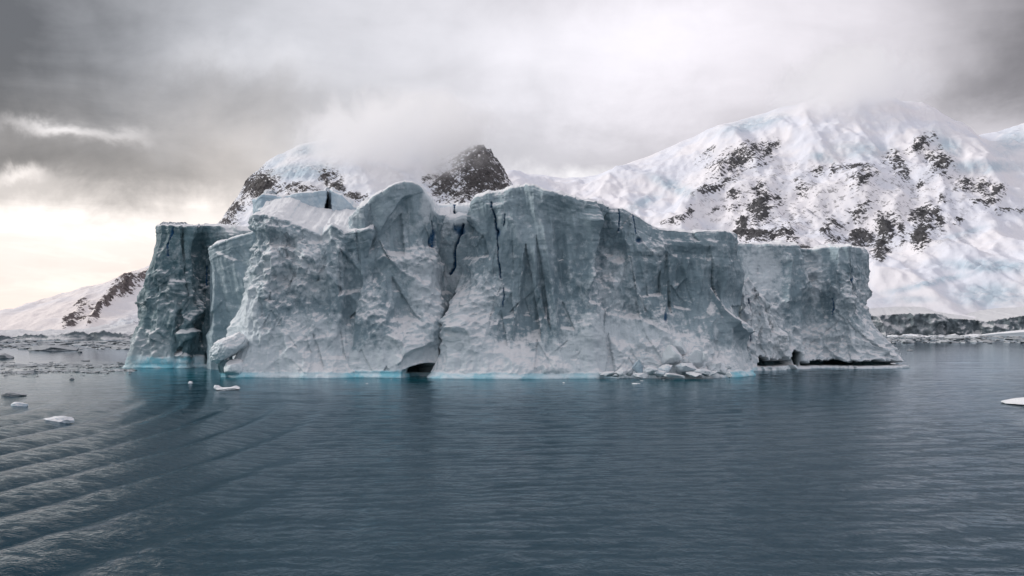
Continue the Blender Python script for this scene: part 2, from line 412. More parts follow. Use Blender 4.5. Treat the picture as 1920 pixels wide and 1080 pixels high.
            qq = ((U - u0 + 6 * fbm(SS / 3, z / 3, 2, 3, seed)) / ru) ** 2 + ((np.minimum(Vv, v0 + 400) - v0) / rv) ** 2
            qq = np.where(Vv > v0, ((U - u0) / ru) ** 2, qq)
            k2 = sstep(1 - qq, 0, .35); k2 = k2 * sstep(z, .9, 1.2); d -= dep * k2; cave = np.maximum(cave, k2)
        elif ft[0] == 'plane':       # slice everything proud of a tilted plane
            _, u0, v0, ru, rv, a0, gu, gv = ft
            pl = a0 + gu * (U - u0) + gv * (Vv - v0); msk = (((U - u0) / ru) ** 2 + ((Vv - v0) / rv) ** 2)
            kk = sstep(1.25 - msk, 0, .25); d = d * (1 - kk) + kk * np.minimum(d, pl + .25 * d)
        elif ft[0] == 'bluespot':
            _, u0, v0, ru, rv, dep = ft
            k2 = np.exp(-(((U - u0) / ru) ** 2 + ((Vv - v0) / rv) ** 2) ** 2); d -= dep * k2; blue = np.maximum(blue, k2 * .9)
        elif ft[0] == 'notch':       # wave-cut undercut just above the water between two px
            _, ua, ub, z0, z1, dep = ft
            env = sstep(U, ua, ua + 8) * (1 - sstep(U, ub - 8, ub))
            zz1 = z1 * (1 + 1.5 * fbm(SS / 6, SS * 0, 0, 5, seed + 61, .65)); z0 = z0 + .7 * np.abs(fbm(SS / 4, SS * 0, 3, 4, seed + 62))
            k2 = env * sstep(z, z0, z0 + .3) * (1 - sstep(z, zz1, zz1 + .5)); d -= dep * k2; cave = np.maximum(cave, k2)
    # smooth wet foot at the waterline, polished by the waves, with a small lip
    fr = 1.0
    if footrange is not None: fr = interp(U, footrange)
    fz = (1.9 + 1.6 * fbm(SS / 7, SS * 0, 0, 5, seed + 71, .65)) * foot
    ft_ = (1 - sstep(z, fz * .7, fz)) * fr
    ref = interp(SS, [(q, q) for q in (0, 1)]) * 0
    dl = np.convolve(np.pad(d[min(nr - 1, max(2, int(3.0 * foot / ds)))], 12, mode='edge'), np.ones(25) / 25, 'valid')[:n]
    lip = dl[None] + .5 + .35 * np.exp(-((z - .25) / .5) ** 2) - .3 * np.exp(-((z - 1.1) / .5) ** 2)
    fm = ft_ * (1 - cave)
    d = d * (1 - fm) + lip * fm
    # rim
    d -= .5 * np.exp(-below / .35)
    edge = np.minimum(SS, S[-1] - SS); d *= sstep(edge, 0, 2.5)
    X = X + nx * d; Yy = Yy + ny * d
    wr2 = fm * (1 - .25 * fbm(SS / 3, z / .5, 1, 3, seed + 81))
    # cap
    t = (np.linspace(0, 1, ncap)[1:, None]) ** 1.7
    cx = X[-1].mean(); yb = max(Yy[-1].max() + 4, by.min() + back)
    ex = cx + (X[-1] - cx) * .9; ey = np.full(n, yb)
    CX = X[-1] + (ex - X[-1]) * t; CY = Yy[-1] + (ey - Yy[-1]) * t
    if cap is None: cap = [(0, 0), (.3, .5), (.8, .3), (1, 0)]
    dist_in = np.hypot(CX - X[-1], CY - Yy[-1])
    zsm = z[-1]; kk_ = max(1, int(5 / ds))
    for _ in range(2): zsm = np.convolve(np.pad(zsm, kk_, mode='edge'), np.ones(2 * kk_ + 1) / (2 * kk_ + 1), 'valid')[:n]
    CZ = z[-1] + (zsm - z[-1]) * sstep(dist_in, 0, 7) + interp(t, cap) + 2.0 * (fbm(CX / 7, CY / 7, 0, 5, seed + 91) - fbm(X[-1] / 7, Yy[-1] / 7, 0, 5, seed + 91)) * sstep(dist_in, 0, 3) + .3 * (1 - np.exp(-dist_in / .6))
    bk = np.linspace(1, 0, 8)[1:, None]
    KX = np.broadcast_to(CX[-1], (7, n)); KY = yb + 3 * (1 - bk) + 0 * KX; KZ = zb + (CZ[-1] - zb) * bk
    P = np.stack([np.concatenate([X, CX, KX]), np.concatenate([Yy, CY, KY]), np.concatenate([z, CZ, KZ])], -1)
    ex0 = np.zeros((P.shape[0] - nr, n), np.float32)
    # fine crumble along the true normal so ledges and hollows get their own relief
    N = grid_normals(P)
    rga = np.concatenate([rg * (1 - fm), ex0 + .25])
    fine = .16 * fbm(P[..., 0] / .9, P[..., 1] / .9, P[..., 2] / .9, 3, seed + 101, .6) + .34 * fbm(P[..., 0] / 3, P[..., 1] / 3, P[..., 2] / 3, 2, seed + 102)
    P = P + N * (fine * rga * 2.0 * amp)[..., None]
    A = dict(white=np.concatenate([wt, ex0 + 1]), foot=np.concatenate([wr2, ex0]), blue=np.concatenate([blue, ex0]), cave=np.concatenate([cave, ex0]))
    return link_mesh(name, P, grid_quads(P.shape[0], n), m, parent, A)

berg = bpy.data.objects.new('iceberg', None); COL.objects.link(berg); berg.location = (0, 0, 0)
tag(berg, 'huge flat topped grey blue iceberg with sheer cracked cliffs standing in dark water', 'iceberg')

# -- left tower: dark teal wall
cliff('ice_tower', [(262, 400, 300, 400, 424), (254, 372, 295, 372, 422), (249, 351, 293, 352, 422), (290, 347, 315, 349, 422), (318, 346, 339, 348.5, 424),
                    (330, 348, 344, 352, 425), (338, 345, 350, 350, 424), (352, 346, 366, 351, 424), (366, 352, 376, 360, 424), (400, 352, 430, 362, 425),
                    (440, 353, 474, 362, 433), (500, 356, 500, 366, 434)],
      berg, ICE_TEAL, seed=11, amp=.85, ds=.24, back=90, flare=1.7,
      rough=[(340, 560, 70, 70, 1.1), (290, 640, 30, 30, 1.2), (400, 520, 30, 60, .9)],
      white=[(285, 655, 25, 25, .9), (330, 470, 30, 20, .3), (440, 433, 40, 14, .8)],
      apron=[(240, 600, 2.5), (330, 650, 1.5), (400, 660, .6), (480, 660, .6)],
      feats=[('crack', [(322, 426), (319, 445), (314, 460), (317, 480)], 2.2, 1.2), ('ridge', [(389, 450), (388, 560), (380, 640)], 14, 6, 1.6),
             ('b', 425, 445, 30, 12, 0, 1.2), ('b', 345, 480, 10, 60, 5, 1.6), ('b', 372, 465, 8, 26, 0, -2.5), ('crack', [(388, 500), (387, 535)], 2.5, 1.2),
             ('b', 300, 470, 8, 60, -4, 1.2), ('b', 420, 640, 30, 34, 0, -3.0), ('notch', 380, 470, .8, 4.0, 2.0)],
      footrange=[(240, .25), (262, .3), (275, 1), (375, 1), (395, .1), (500, .1)], foot=2.1, cap=[(0, 0), (.2, 1.2), (.6, 2.5), (1, -3)])
# -- leaning slab beside the tower
cliff('leaning_slab', [(394, 352, 394, 350, 470), (392, 340, 394, 338, 461), (394, 337, 396, 335, 459), (440, 334, 436, 331, 445), (470, 332, 474, 328, 433), (505, 332, 512, 330, 425)],
      berg, ICE, seed=23, amp=.5, ds=.24, back=30, flare=1.2, rough=[(480, 600, 20, 40, .6)], white=[],
      feats=[('plane', 440, 500, 60, 70, .2, -.012, -.02), ('ridge', [(396, 470), (440, 490), (470, 560)], 5, 40, 1.3), ('b', 430, 620, 30, 60, 0, -3.4),
             ('b', 404, 560, 10, 90, 0, -1.6)],
      footrange=[(390, 0), (500, 0)], cap=[(0, 0), (.5, 1), (1, 1)], strata=1.6)
# -- first great cliff
cliff('rough_cliff', [(470, 330, 500, 330, 402), (455, 312, 484, 314, 402), (450, 296, 479, 300, 402), (437, 284.5, 477, 287, 402), (456, 280.5, 500, 285, 403), (500, 280.5, 530, 285, 410), (560, 280, 566, 285, 424),
                      (590, 280, 598, 285, 440), (610, 280, 612, 284.5, 425), (625, 280, 622, 284, 419), (645, 280, 646, 284, 436), (690, 281, 690, 285, 428), (735, 290, 735, 300, 430)],
      berg, ICE, seed=5, amp=1.0, back=34, flare=2.6, ds=.185,
      rough=[(540, 500, 75, 70, 1.5), (640, 480, 30, 60, .7), (500, 420, 40, 20, 1.0), (560, 620, 90, 50, .7)],
      white=[(470, 600, 18, 60, .9), (560, 660, 110, 36, .55), (600, 440, 25, 12, .8), (590, 520, 60, 40, .25)],
      apron=[(420, 560, 2.0), (480, 600, 3.0), (560, 570, 4.2), (640, 560, 4.5), (720, 600, 4.0)],
      feats=[('b', 520, 430, 45, 7, 4, 1.0), ('b', 530, 452, 50, 9, 4, -1.6), ('ridge', [(560, 640), (610, 590), (650, 540)], 6, 22, 1.0), ('ridge', [(500, 690), (560, 640), (640, 630)], 8, 26, 1.1),
             ('ridge', [(640, 470), (642, 560), (628, 650)], 8, 24, 1.3), ('b', 655, 560, 14, 90, 0, -1.8), ('b', 600, 447, 18, 8, 0, -1.6), ('ridge', [(470, 440), (470, 600)], 4, 16, .9),
             ('crack', [(700, 500), (696, 560)], 2, .8)],
      footrange=[(420, 1), (460, 1), (500, .45), (640, .5), (660, 1), (800, 1)], foot=.85, cap=[(0, 0), (.12, .6), (.5, 7), (1, 8)])
# -- snow covered slabs rising behind it
cliff('upper_slab', [(483, 330, 483, 328, 374), (482, 318, 482, 312, 372), (490, 316, 492, 310, 364), (520, 316, 525, 310, 366), (556, 314, 560, 309, 362), (575, 314, 572, 309, 360), (609, 313, 611, 310, 356),
                     (612, 320, 612, 322, 356), (616, 320, 616, 322, 357), (619, 313, 619, 310, 357), (640, 313, 640, 309, 364), (662, 314, 662, 310, 385), (700, 318, 700, 316, 400)],
      berg, ICE_PALE, seed=31, amp=.35, back=28, flare=1.0, ds=.24, plan_k=.4, rough=[(500, 390, 20, 20, .5)], white=[(600, 400, 90, 30, .5)],
      feats=[('ridge', [(484, 396), (540, 392), (600, 436)], 6, 20, 2.6), ('b', 575, 385, 10, 50, 0, -.8), ('crack', [(614, 357), (613, 380), (612, 416)], 3, 1.5), ('ridge', [(520, 366), (570, 395), (615, 420)], 5, 14, 1.4)],
      footrange=[(0, 0), (1, 0)], cap=[(0, 0), (1, 1)])
# -- domed buttress in the middle
cliff('domed_cliff', [(690, 318, 692, 316, 385), (668, 296, 676, 297, 384), (665, 284, 671, 288, 392), (668, 280.5, 678, 284.5, 384), (700, 280, 694, 284.5, 371), (715, 280, 718, 285, 358), (735, 280, 740, 286.5, 346),
                      (752, 280, 758, 288, 341), (770, 280, 772, 288, 342), (790, 281, 786, 289, 352), (805, 281.5, 800, 290, 370), (820, 282, 810, 292, 388), (838, 284, 822, 296, 402), (870, 300, 850, 305, 404)],
      berg, ICE, seed=47, amp=.75, back=32, flare=2.0, ds=.185,
      rough=[(790, 490, 45, 26, 1.4), (760, 620, 60, 50, .9), (700, 560, 40, 60, .8), (800, 560, 30, 50, 1.2), (672, 395, 8, 20, 1.0)],
      white=[(800, 520, 40, 60, .5), (750, 680, 90, 24, .7), (800, 385, 14, 30, .8), (740, 400, 20, 10, .2)],
      apron=[(660, 620, 2.0), (740, 610, 3.2), (800, 600, 2.0), (840, 640, 1.5)],
      feats=[('plane', 755, 400, 62, 60, .8, -.006, -.012), ('ridge', [(772, 366), (752, 372), (728, 405), (709, 446)], 3.5, 34, 1.9), ('b', 760, 425, 34, 40, -30, -1.1),
             ('ridge', [(676, 392), (672, 430), (676, 470)], 5, 10, 1.7), ('b', 694, 430, 12, 60, 0, -1.8), ('ridge', [(709, 446), (735, 495), (800, 540)], 12, 26, 1.6),
             ('b', 700, 520, 16, 30, 30, -2.0), ('b', 757, 585, 26, 22, -25, -2.2), ('b', 790, 485, 38, 20, 10, 2.0), ('ridge', [(705, 490), (720, 480), (745, 500)], 5, 14, 1.4),
             ('cave', 800, 698, 42, 18, 10), ('b', 792, 668, 34, 22, -20, -2.6), ('wedge', 665, 470, 640, 640, 668, 660, 2.5), ('wedge', 735, 520, 745, 640, 785, 600, 2.2), ('wedge', 712, 450, 690, 540, 735, 500, 1.8), ('ridge', [(735, 684), (770, 655), (800, 640)], 16, 6, 1.8), ('crack', [(811, 416), (817, 440), (817, 462)], 3, 1.6),
             ('bluespot', 812, 448, 5, 12, .8), ('ridge', [(690, 640), (720, 600), (735, 560)], 8, 20, 1.2)],
      footrange=[(0, 1)], foot=1.15, cap=[(0, 0), (.1, .6), (.4, 2.2), (1, 1)])
# -- recessed ledge between dome and prow
cliff('recessed_ledge', [(800, 310, 800, 310, 412), (802, 303, 805, 303, 405), (820, 299, 820, 299.5, 403), (845, 299, 845, 299, 406), (870, 298, 870, 298.5, 404), (905, 298, 905, 298, 402)],
      berg, ICE, seed=53, amp=.6, back=30, flare=1.0, rough=[(840, 440, 40, 30, .9)], white=[(850, 410, 50, 12, .9), (830, 520, 30, 20, .8)],
      feats=[('crack', [(868, 420), (862, 440), (852, 470), (851, 500), (843, 514)], 3.2, 2.2), ('crack', [(814, 432), (818, 462)], 2.6, 1.5), ('bluespot', 862, 432, 10, 9, 1.0), ('crack', [(852, 420), (854, 432)], 1.5, .6)], footrange=[(0, 0)], ncap=30)
cliff('snow_block', [(812, 325, 812, 325, 386), (814, 318, 814, 318, 385), (850, 317, 850, 317, 382), (853, 319, 853, 319, 383), (856, 317, 856, 317, 383), (876, 317, 876, 317, 385), (879, 318, 879, 318, 386), (905, 317, 905, 317, 380)],
      berg, ICE_WHITE, seed=59, amp=.25, back=24, flare=1.0, plan_k=.3, rough=[], white=[(860, 390, 80, 40, 1)], feats=[('crack', [(852, 382), (853, 402)], 2.5, 1.2)], footrange=[(0, 0)], ncap=24, ds=.3)
# -- prow and long wall
cliff('great_cliff', [(856, 330, 925, 330, 362), (840, 300, 903, 306, 384), (834, 285, 893, 300, 386), (830, 274.5, 888, 293, 388), (840, 273.5, 899, 288, 370), (870, 273.5, 915, 286, 361), (905, 273.5, 940, 284.5, 357), (940, 274, 962, 283, 350), (975, 274, 986, 282, 345),
                      (1010, 274, 1010, 281, 351), (1040, 274, 1038, 280.5, 360), (1075, 274, 1075, 280, 371), (1108, 274, 1110, 279.5, 380), (1116, 275.5, 1119, 282, 384), (1122, 277, 1124, 286, 390), (1165, 278, 1164, 287, 393),
                      (1200, 278, 1192, 287, 402), (1222, 278, 1216, 286.5, 418), (1250, 278.5, 1240, 286.5, 429), (1285, 279, 1280, 287, 433), (1330, 279.5, 1325, 288, 434), (1372, 281, 1362, 289, 433), (1388, 285, 1373, 293, 437), (1394, 306, 1376, 308, 438), (1398, 335, 1380, 330, 440)],
      berg, ICE, seed=2, amp=1.0, back=52, flare=2.4, ds=.185,
      rough=[(880, 600, 50, 60, 1.2), (930, 400, 30, 30, .3), (920, 540, 40, 40, .8), (1150, 560, 60, 50, .8), (1240, 660, 110, 30, 1.0), (1000, 690, 80, 24, .7), (1230, 470, 30, 30, .9), (1140, 470, 20, 40, .6)],
      white=[(880, 570, 36, 50, .6), (900, 670, 80, 36, .8), (1020, 690, 90, 26, .7), (1180, 640, 90, 50, .55), (1290, 670, 90, 40, .5), (1150, 500, 40, 30, .35), (1060, 600, 60, 90, .2)],
      apron=[(830, 560, 2.0), (880, 590, 3.6), (940, 640, 3.0), (1000, 640, 2.2), (1060, 620, 2.6), (1100, 570, 4.2), (1170, 580, 5.0), (1280, 625, 5.2), (1350, 650, 3.0), (1390, 640, .8)],
      feats=[('crack', [(922, 380), (928, 405), (932, 437)], 1.8, 1.5), ('crack', [(932, 432), (934, 475), (937, 520)], 1.9, 1.5), ('crack', [(942, 540), (943, 560), (940, 575)], 1.4, .9), ('crack', [(948, 402), (945, 424)], 1.2, .8),
             ('bluespot', 934, 436, 5, 8, .8), ('crack', [(847, 548), (848, 575)], 1.7, .9), ('crack', [(867, 545), (865, 572)], 1.5, .8),
             ('ridge', [(888, 390), (905, 430), (900, 480), (870, 520)], 12, 34, 1.7), ('b', 905, 470, 16, 26, 0, -1.6), 
             # the long triangular hollow and the fluted columns right of it
             ('wedge', 986, 455, 958, 650, 1014, 640, 3.6), ('wedge', 1006, 440, 1004, 600, 1034, 625, 2.2), ('wedge', 1180, 480, 1130, 600, 1200, 600, 1.5), ('wedge', 1250, 470, 1215, 590, 1262, 590, 2.4), ('wedge', 1330, 460, 1300, 640, 1350, 560, 2.0), ('ridge', [(984, 464), (974, 540), (958, 650)], 5, 3, 2.3), ('ridge', [(1001, 455), (1008, 540), (1030, 620)], 4, 12, 2.4),
             ('ridge', [(1000, 385), (1022, 430), (1040, 560), (1044, 660)], 10, 22, 1.5), ('b', 995, 410, 34, 26, 0, -1.8), ('b', 1052, 480, 10, 90, 0, -1.7), ('ridge', [(1078, 400), (1080, 560)], 10, 18, 1.3),
             ('ridge', [(1112, 384), (1113, 480), (1104, 560)], 5, 34, 3.0), ('b', 1128, 450, 10, 70, 0, -1.6), ('ridge', [(1004, 470), (1016, 560), (1022, 610)], 2, 5, 1.2),
             # wall right of the corner
             ('crack', [(1159, 394), (1158, 415), (1154, 436)], 1.8, 1.0), ('b', 1156, 474, 20, 18, 0, -2.4, 2), ('bluespot', 1197, 452, 6, 5, 1.2), ('crack', [(1186, 400), (1191, 440)], 1.4, .7),
             ('b', 1300, 478, 60, 7, 3, -.5), ('b', 1300, 458, 70, 10, 2, 1.2), ('ridge', [(1098, 557), (1130, 590), (1200, 600), (1277, 640)], 16, 40, 1.6),
             ('ridge', [(1262, 480), (1250, 560), (1240, 600)], 16, 6, 1.5), ('b', 1280, 530, 16, 40, 10, -2.2), ('ridge', [(1295, 482), (1290, 520), (1262, 550)], 5, 12, 1.1),
             ('ridge', [(1338, 538), (1352, 580), (1392, 640)], 12, 6, 2.6), ('b', 1362, 555, 14, 40, -20, -3.4), ('b', 1140, 540, 26, 18, 10, 1.7), ('ridge', [(1140, 500), (1110, 520), (1098, 557)], 6, 18, 1.0),
             ('ridge', [(1196, 540), (1206, 580), (1212, 595)], 4, 9, 1.2), ('b', 1175, 640, 20, 10, 35, -1.3), ('bluespot', 1247, 595, 3, 9, .9), ('b', 1345, 660, 16, 22, 0, -1.8),
             ('b', 905, 610, 30, 14, 20, 1.0), ('b', 850, 560, 12, 20, 0, 1.2), ('b', 1040, 690, 30, 10, 0, 1.2)],
      footrange=[(800, .9), (970, .7), (1100, .6), (1180, .3), (1300, .15), (1350, .1), (1372, 1), (1400, 1)], foot=.85, cap=[(0, 0), (.1, .4), (.5, -1), (1, -4)])
# -- right hand blocks
RN = dict(rough=[(1430, 600, 50, 60, 1.2), (1590, 560, 40, 60, 1.2), (1560, 640, 90, 36, 1.5), (1640, 650, 30, 30, 1.3), (1525, 520, 18, 50, 1.2)])
cliff('right_cliff', [(1372, 372, 1368, 372, 455), (1378, 352, 1370, 354, 455), (1400, 346, 1374, 352, 455), (1430, 345, 1420, 351, 456), (1470, 345, 1470, 350, 457), (1500, 345, 1503, 350, 458), (1509, 347, 1509, 353, 459),
                      (1530, 349, 1516, 358, 466), (1560, 349, 1545, 357, 463), (1575, 347, 1570, 354, 463), (1600, 345, 1592, 351, 461), (1650, 346, 1600, 352, 461), (1678, 351, 1606, 356, 462), (1674, 376, 1610, 376, 464), (1670, 410, 1612, 405, 466)],
      berg, ICE, seed=71, amp=.9, back=80, flare=3.4, ds=.21, rough=RN['rough'],
      white=[(1560, 650, 90, 24, .5), (1430, 620, 40, 60, .1), (1650, 660, 40, 30, .5), (1530, 520, 16, 50, .5), (1432, 505, 40, 45, .9)],
      apron=[(1370, 600, .5), (1450, 590, 2.5), (1530, 570, 3.2), (1600, 590, 3.5), (1700, 620, 2.0)],
      feats=[('notch', 1408, 1500, .6, 4.4, 7.0), ('notch', 1496, 1680, .6, 2.0, 5.0), ('cave', 1560, 684, 14, 7, 4), ('b', 1465, 500, 40, 20, 0, -.8), ('ridge', [(1487, 470), (1483, 520), (1470, 590)], 8, 20, 1.5),
             ('ridge', [(1508, 462), (1512, 520), (1522, 580)], 7, 14, 1.8), ('b', 1525, 500, 10, 50, 0, -1.8), ('b', 1552, 500, 10, 60, 0, -1.4), ('ridge', [(1575, 465), (1580, 520), (1592, 560)], 12, 12, 1.4),
             ('b', 1628, 520, 13, 16, 0, 1.6), ('b', 1622, 470, 16, 22, 0, -.6), ('b', 1628, 575, 14, 22, 0, -1.4), ('b', 1555, 565, 18, 16, 0, -2.4), ('crack', [(1557, 560), (1558, 590)], 2.5, 1), ('crack', [(1600, 500), (1596, 540)], 1.5, .8),
             ('ridge', [(1460, 610), (1500, 640), (1470, 672)], 8, 20, 1.4), ('b', 1455, 660, 30, 10, 0, 1.8)],
      footrange=[(1370, .5), (1408, .5), (1420, .05), (1700, .08)], foot=.5, cap=[(0, 0), (.2, .6), (1, -1)])

# -- free standing and fallen pieces of the berg
_ico_cache = {}
def ico(sub):
    if sub not in _ico_cache:
        import bmesh
        bm = bmesh.new(); bmesh.ops.create_icosphere(bm, subdivisions=sub, radius=1)
        V = np.array([v.co[:] for v in bm.verts]); T = np.array([[v.index for v in f.verts] for f in bm.faces]); bm.free()
        _ico_cache[sub] = (V, T)
    return _ico_cache[sub]
def chunk(name, loc, size, m, parent=None, seed=0, sub=4, cuts=9, rz=0, rx=0, ry=0, jag=.12, white=.8, foot=None, cutlo=.55, cuthi=.95, shaped=None):
    """broken lump: a ball sliced by random planes, then roughened"""
    V, T = ico(sub); V = V.copy(); r = np.random.default_rng(seed)
    for _ in range(cuts):
        nrm = r.normal(size=3); nrm /= np.linalg.norm(nrm); dd = r.uniform(cutlo, cuthi)
        o = V @ nrm - dd; V = V - np.clip(o, 0, None)[:, None] * nrm
    V = V * (1 + jag * fbm(V[:, 0] * 1.7 + seed, V[:, 1] * 1.7, V[:, 2] * 1.7, 5, seed, .6))[:, None]
    V = V * np.array(size)
    if shaped: V = shaped(V)
    M = Matrix.Rotation(rz, 3, 'Z') @ Matrix.Rotation(ry, 3, 'Y') @ Matrix.Rotation(rx, 3, 'X')
    V = V @ np.array(M).T
    W = V + np.array(loc)
    z = W[:, 2]
    A = dict(white=np.full(len(V), white), blue=np.zeros(len(V)), cave=np.zeros(len(V)), foot=(1 - sstep(z, foot * .6, foot)) if foot else np.zeros(len(V)))
    o = link_mesh(name, V, None, m, parent, A, tris=T); o.location = loc
    return o
def P3(px, py, Y): x, y, z = at(px, py, Y); return (float(x), float(y), float(z))
mpp = lambda Y: Y / F
# overhanging lump left of the rough cliff, on its stalk
Y = 283
chunk('rounded_lump', P3(430, 651, Y), (38 * mpp(Y), 4.2, 25 * mpp(Y)), ICE_WHITE, berg, 3, 6, 9, ry=R(-42), jag=.34, white=.3)
chunk('lump_stalk', P3(424, 692, Y + 2), (15 * mpp(Y), 3.5, 34 * mpp(Y)), ICE_TEAL, berg, 8, 5, 7, jag=.2, white=.2, foot=1.2)
chunk('left_spur', P3(442, 692, Y - 1), (20 * mpp(Y), 3.5, 20 * mpp(Y)), ICE_WHITE, berg, 9, 5, 7, jag=.2, white=.6, foot=1.2)
# jagged pinnacle in front of the right cliff
cliff('jagged_pinnacle', [(1386, 340, 1389, 340, 560), (1388, 324, 1391, 326, 520), (1392, 324, 1392, 327, 526), (1398, 324, 1398, 327, 530), (1412, 324, 1408, 327, 522), (1426, 325, 1420, 327, 530), (1436, 325.5, 1428, 327, 552),
                          (1448, 326, 1440, 328, 558), (1462, 327, 1450, 329, 590), (1476, 329, 1464, 331, 610), (1490, 345, 1474, 345, 625)],
      berg, ICE_WHITE, seed=93, amp=.75, back=8, flare=1.6, ds=.2, rough=[(1415, 600, 60, 120, 1.2)], white=[(1412, 535, 30, 14, 1.2), (1390, 620, 14, 80, .8), (1420, 660, 40, 40, .5)],
      apron=[(1370, 620, 1.5), (1480, 620, 1.5)], feats=[('notch', 1425, 1490, 1.0, 3.2, 4), ('crack', [(1406, 560), (1412, 590), (1408, 640)], 2, 1.4)], footrange=[(1370, .8), (1405, .8), (1425, .1)], foot=.7, cap=[(0, 0), (1, -1)], ncap=16, flakes=1.2, top_noise=.7)
# rubble along the foot of the great cliff
rub = [(1196, 686, 14, 15, 270.5), (1222, 694, 14, 9, 270), (1168, 698, 16, 8, 270), (1260, 668, 24, 24, 272.5), (1285, 690, 24, 14, 270), (1308, 672, 16, 20, 271.5), (1322, 668, 9, 15, 270), (1340, 686, 16, 14, 271.5), (1240, 700, 16, 8, 269),
       (1320, 698, 20, 8, 269.5), (1352, 690, 12, 12, 273), (1360, 696, 8, 7, 273), (1300, 702, 18, 6, 268), (1262, 704, 20, 6, 268), (1140, 700, 18, 6, 269.5), (1275, 650, 16, 14, 275), (1250, 690, 14, 12, 270), (1332, 700, 16, 6, 270),
       (1205, 704, 16, 5, 269), (1364, 688, 6, 5, 275)]
for _ in range(14):
    px = random.uniform(1120, 1372); q = random.random(); w_ = random.uniform(4, 10)
    rub.append((px, 706 - 22 * q * q - (1372 - px) * 0 - w_ * .3, w_, w_ * random.uniform(.5, 1.1), 268.5 + 4.5 * q))
for i, (px, py, rx_, rz_, Y) in enumerate(rub):
    Y += 1.0
    chunk('ice_block', P3(px, py, Y), (rx_ * mpp(Y), rx_ * mpp(Y) * .9 + .6, rz_ * mpp(Y) * 1.15), ICE_WHITE if i % 4 else ICE_PALE, berg, 100 + i, 4, 13, rz=random.uniform(0, 6.28),
          ry=random.uniform(-.25, .25), jag=.4, white=1.0 if i else .2, cutlo=.42, cuthi=.8, foot=.35)

# ------------------------------------------------------------------ mountains
def mountain(name, ridge, Ys, Yr, m, nx_, ny_, zs=0.0, g=1.15, amp=.07, rocks=(), blues=(), seed=0, rockh=18, crag=1.0, xpad=1.0, back=1.5, gl=None, rockbase=0.0, nsc=1.0, ridgeamp=.35):
    px = np.array([r[0] for r in ridge], float); rx_, _, rz_ = at(px, np.array([r[1] for r in ridge], float), Yr)
    xs = np.linspace(rx_[0], rx_[-1], nx_)
    tt = np.concatenate([np.linspace(0, 1, ny_), np.linspace(1, back, ny_ // 8)[1:]])[:, None]
    ys = Ys + (Yr - Ys) * tt
    zr = np.interp(xs, rx_, rz_)
    X = np.broadcast_to(xs[None], (len(tt), nx_)).copy(); Yy = np.broadcast_to(ys, X.shape).copy()
    gg = np.where(tt <= 1, tt.clip(0, 1) ** g, 1 - (tt - 1) * 1.2)
    if gl is not None: gg = np.where(tt <= 1, interp(tt, gl), 1 - (tt - 1) * 1.2)
    span = Yr - Ys
    # spurs: bend the ridge profile so that gullies run down the slope
    L = 420 / nsc
    spur = fbm(X / L, Yy / (L * 2.6), seed, 4, seed + 1, ridged=True)
    env = np.sin(np.clip(tt, 0, 1) * math.pi) ** .7 + ridgeamp * .25
    Z = zs + (zr[None] - zs) * gg + zr.max() * amp * spur * env
    Z += zr.max() * amp * .28 * fbm(X / (L * .3), Yy / (L * .5), seed, 4, seed + 2, ridged=True) * (env + .15)
    U, Vv = proj(X, Yy, Z)
    rock = np.full(X.shape, rockbase, np.float32); blue = np.zeros(X.shape, np.float32)
    rock *= .25 + .75 * np.exp(-(((U - 1560) / 330) ** 4 + ((Vv - 385) / 105) ** 4)) if rockbase else 1
    wob = 9 * fbm(X / 60 * nsc, Z / 40 * nsc, Yy / 90, 3, seed + 6)
    for (u, v, ru, rv, rot, a) in rocks:
        c, s = math.cos(R(rot)), math.sin(R(rot)); eu, ev = U - u + wob, Vv - v + wob
        eu, ev = eu * c + ev * s, -eu * s + ev * c
        rock = np.maximum(rock, a * np.exp(-((eu / (ru * 1.25)) ** 2 + (ev / (rv * 1.25)) ** 2)))
    for (u, v, ru, rv, rot, a) in blues:
        c, s = math.cos(R(rot)), math.sin(R(rot)); eu, ev = U - u, Vv - v
        eu, ev = eu * c + ev * s, -eu * s + ev * c
        blue = np.maximum(blue, a * np.exp(-((eu / ru) ** 2 + (ev / rv) ** 2) ** 1.5))
    cr = fbm(X / 45 * nsc, Yy / 60 * nsc, Z / 45 * nsc, 5, seed + 3, .6, ridged=True)
    Z += rock * crag * rockh * (cr + .4) + 5 * fbm(X / 70 * nsc, Yy / 90 * nsc, 0, 4, seed + 4)
    Z += blue * 17 * fbm(X / 38 * nsc, Yy / 30 * nsc, 0, 4, seed + 7, .6, ridged=True)
    P = np.stack([X, Yy, Z], -1)
    return link_mesh(name, P, grid_quads(P.shape[0], nx_), m, None, dict(rock=rock, blue=blue))

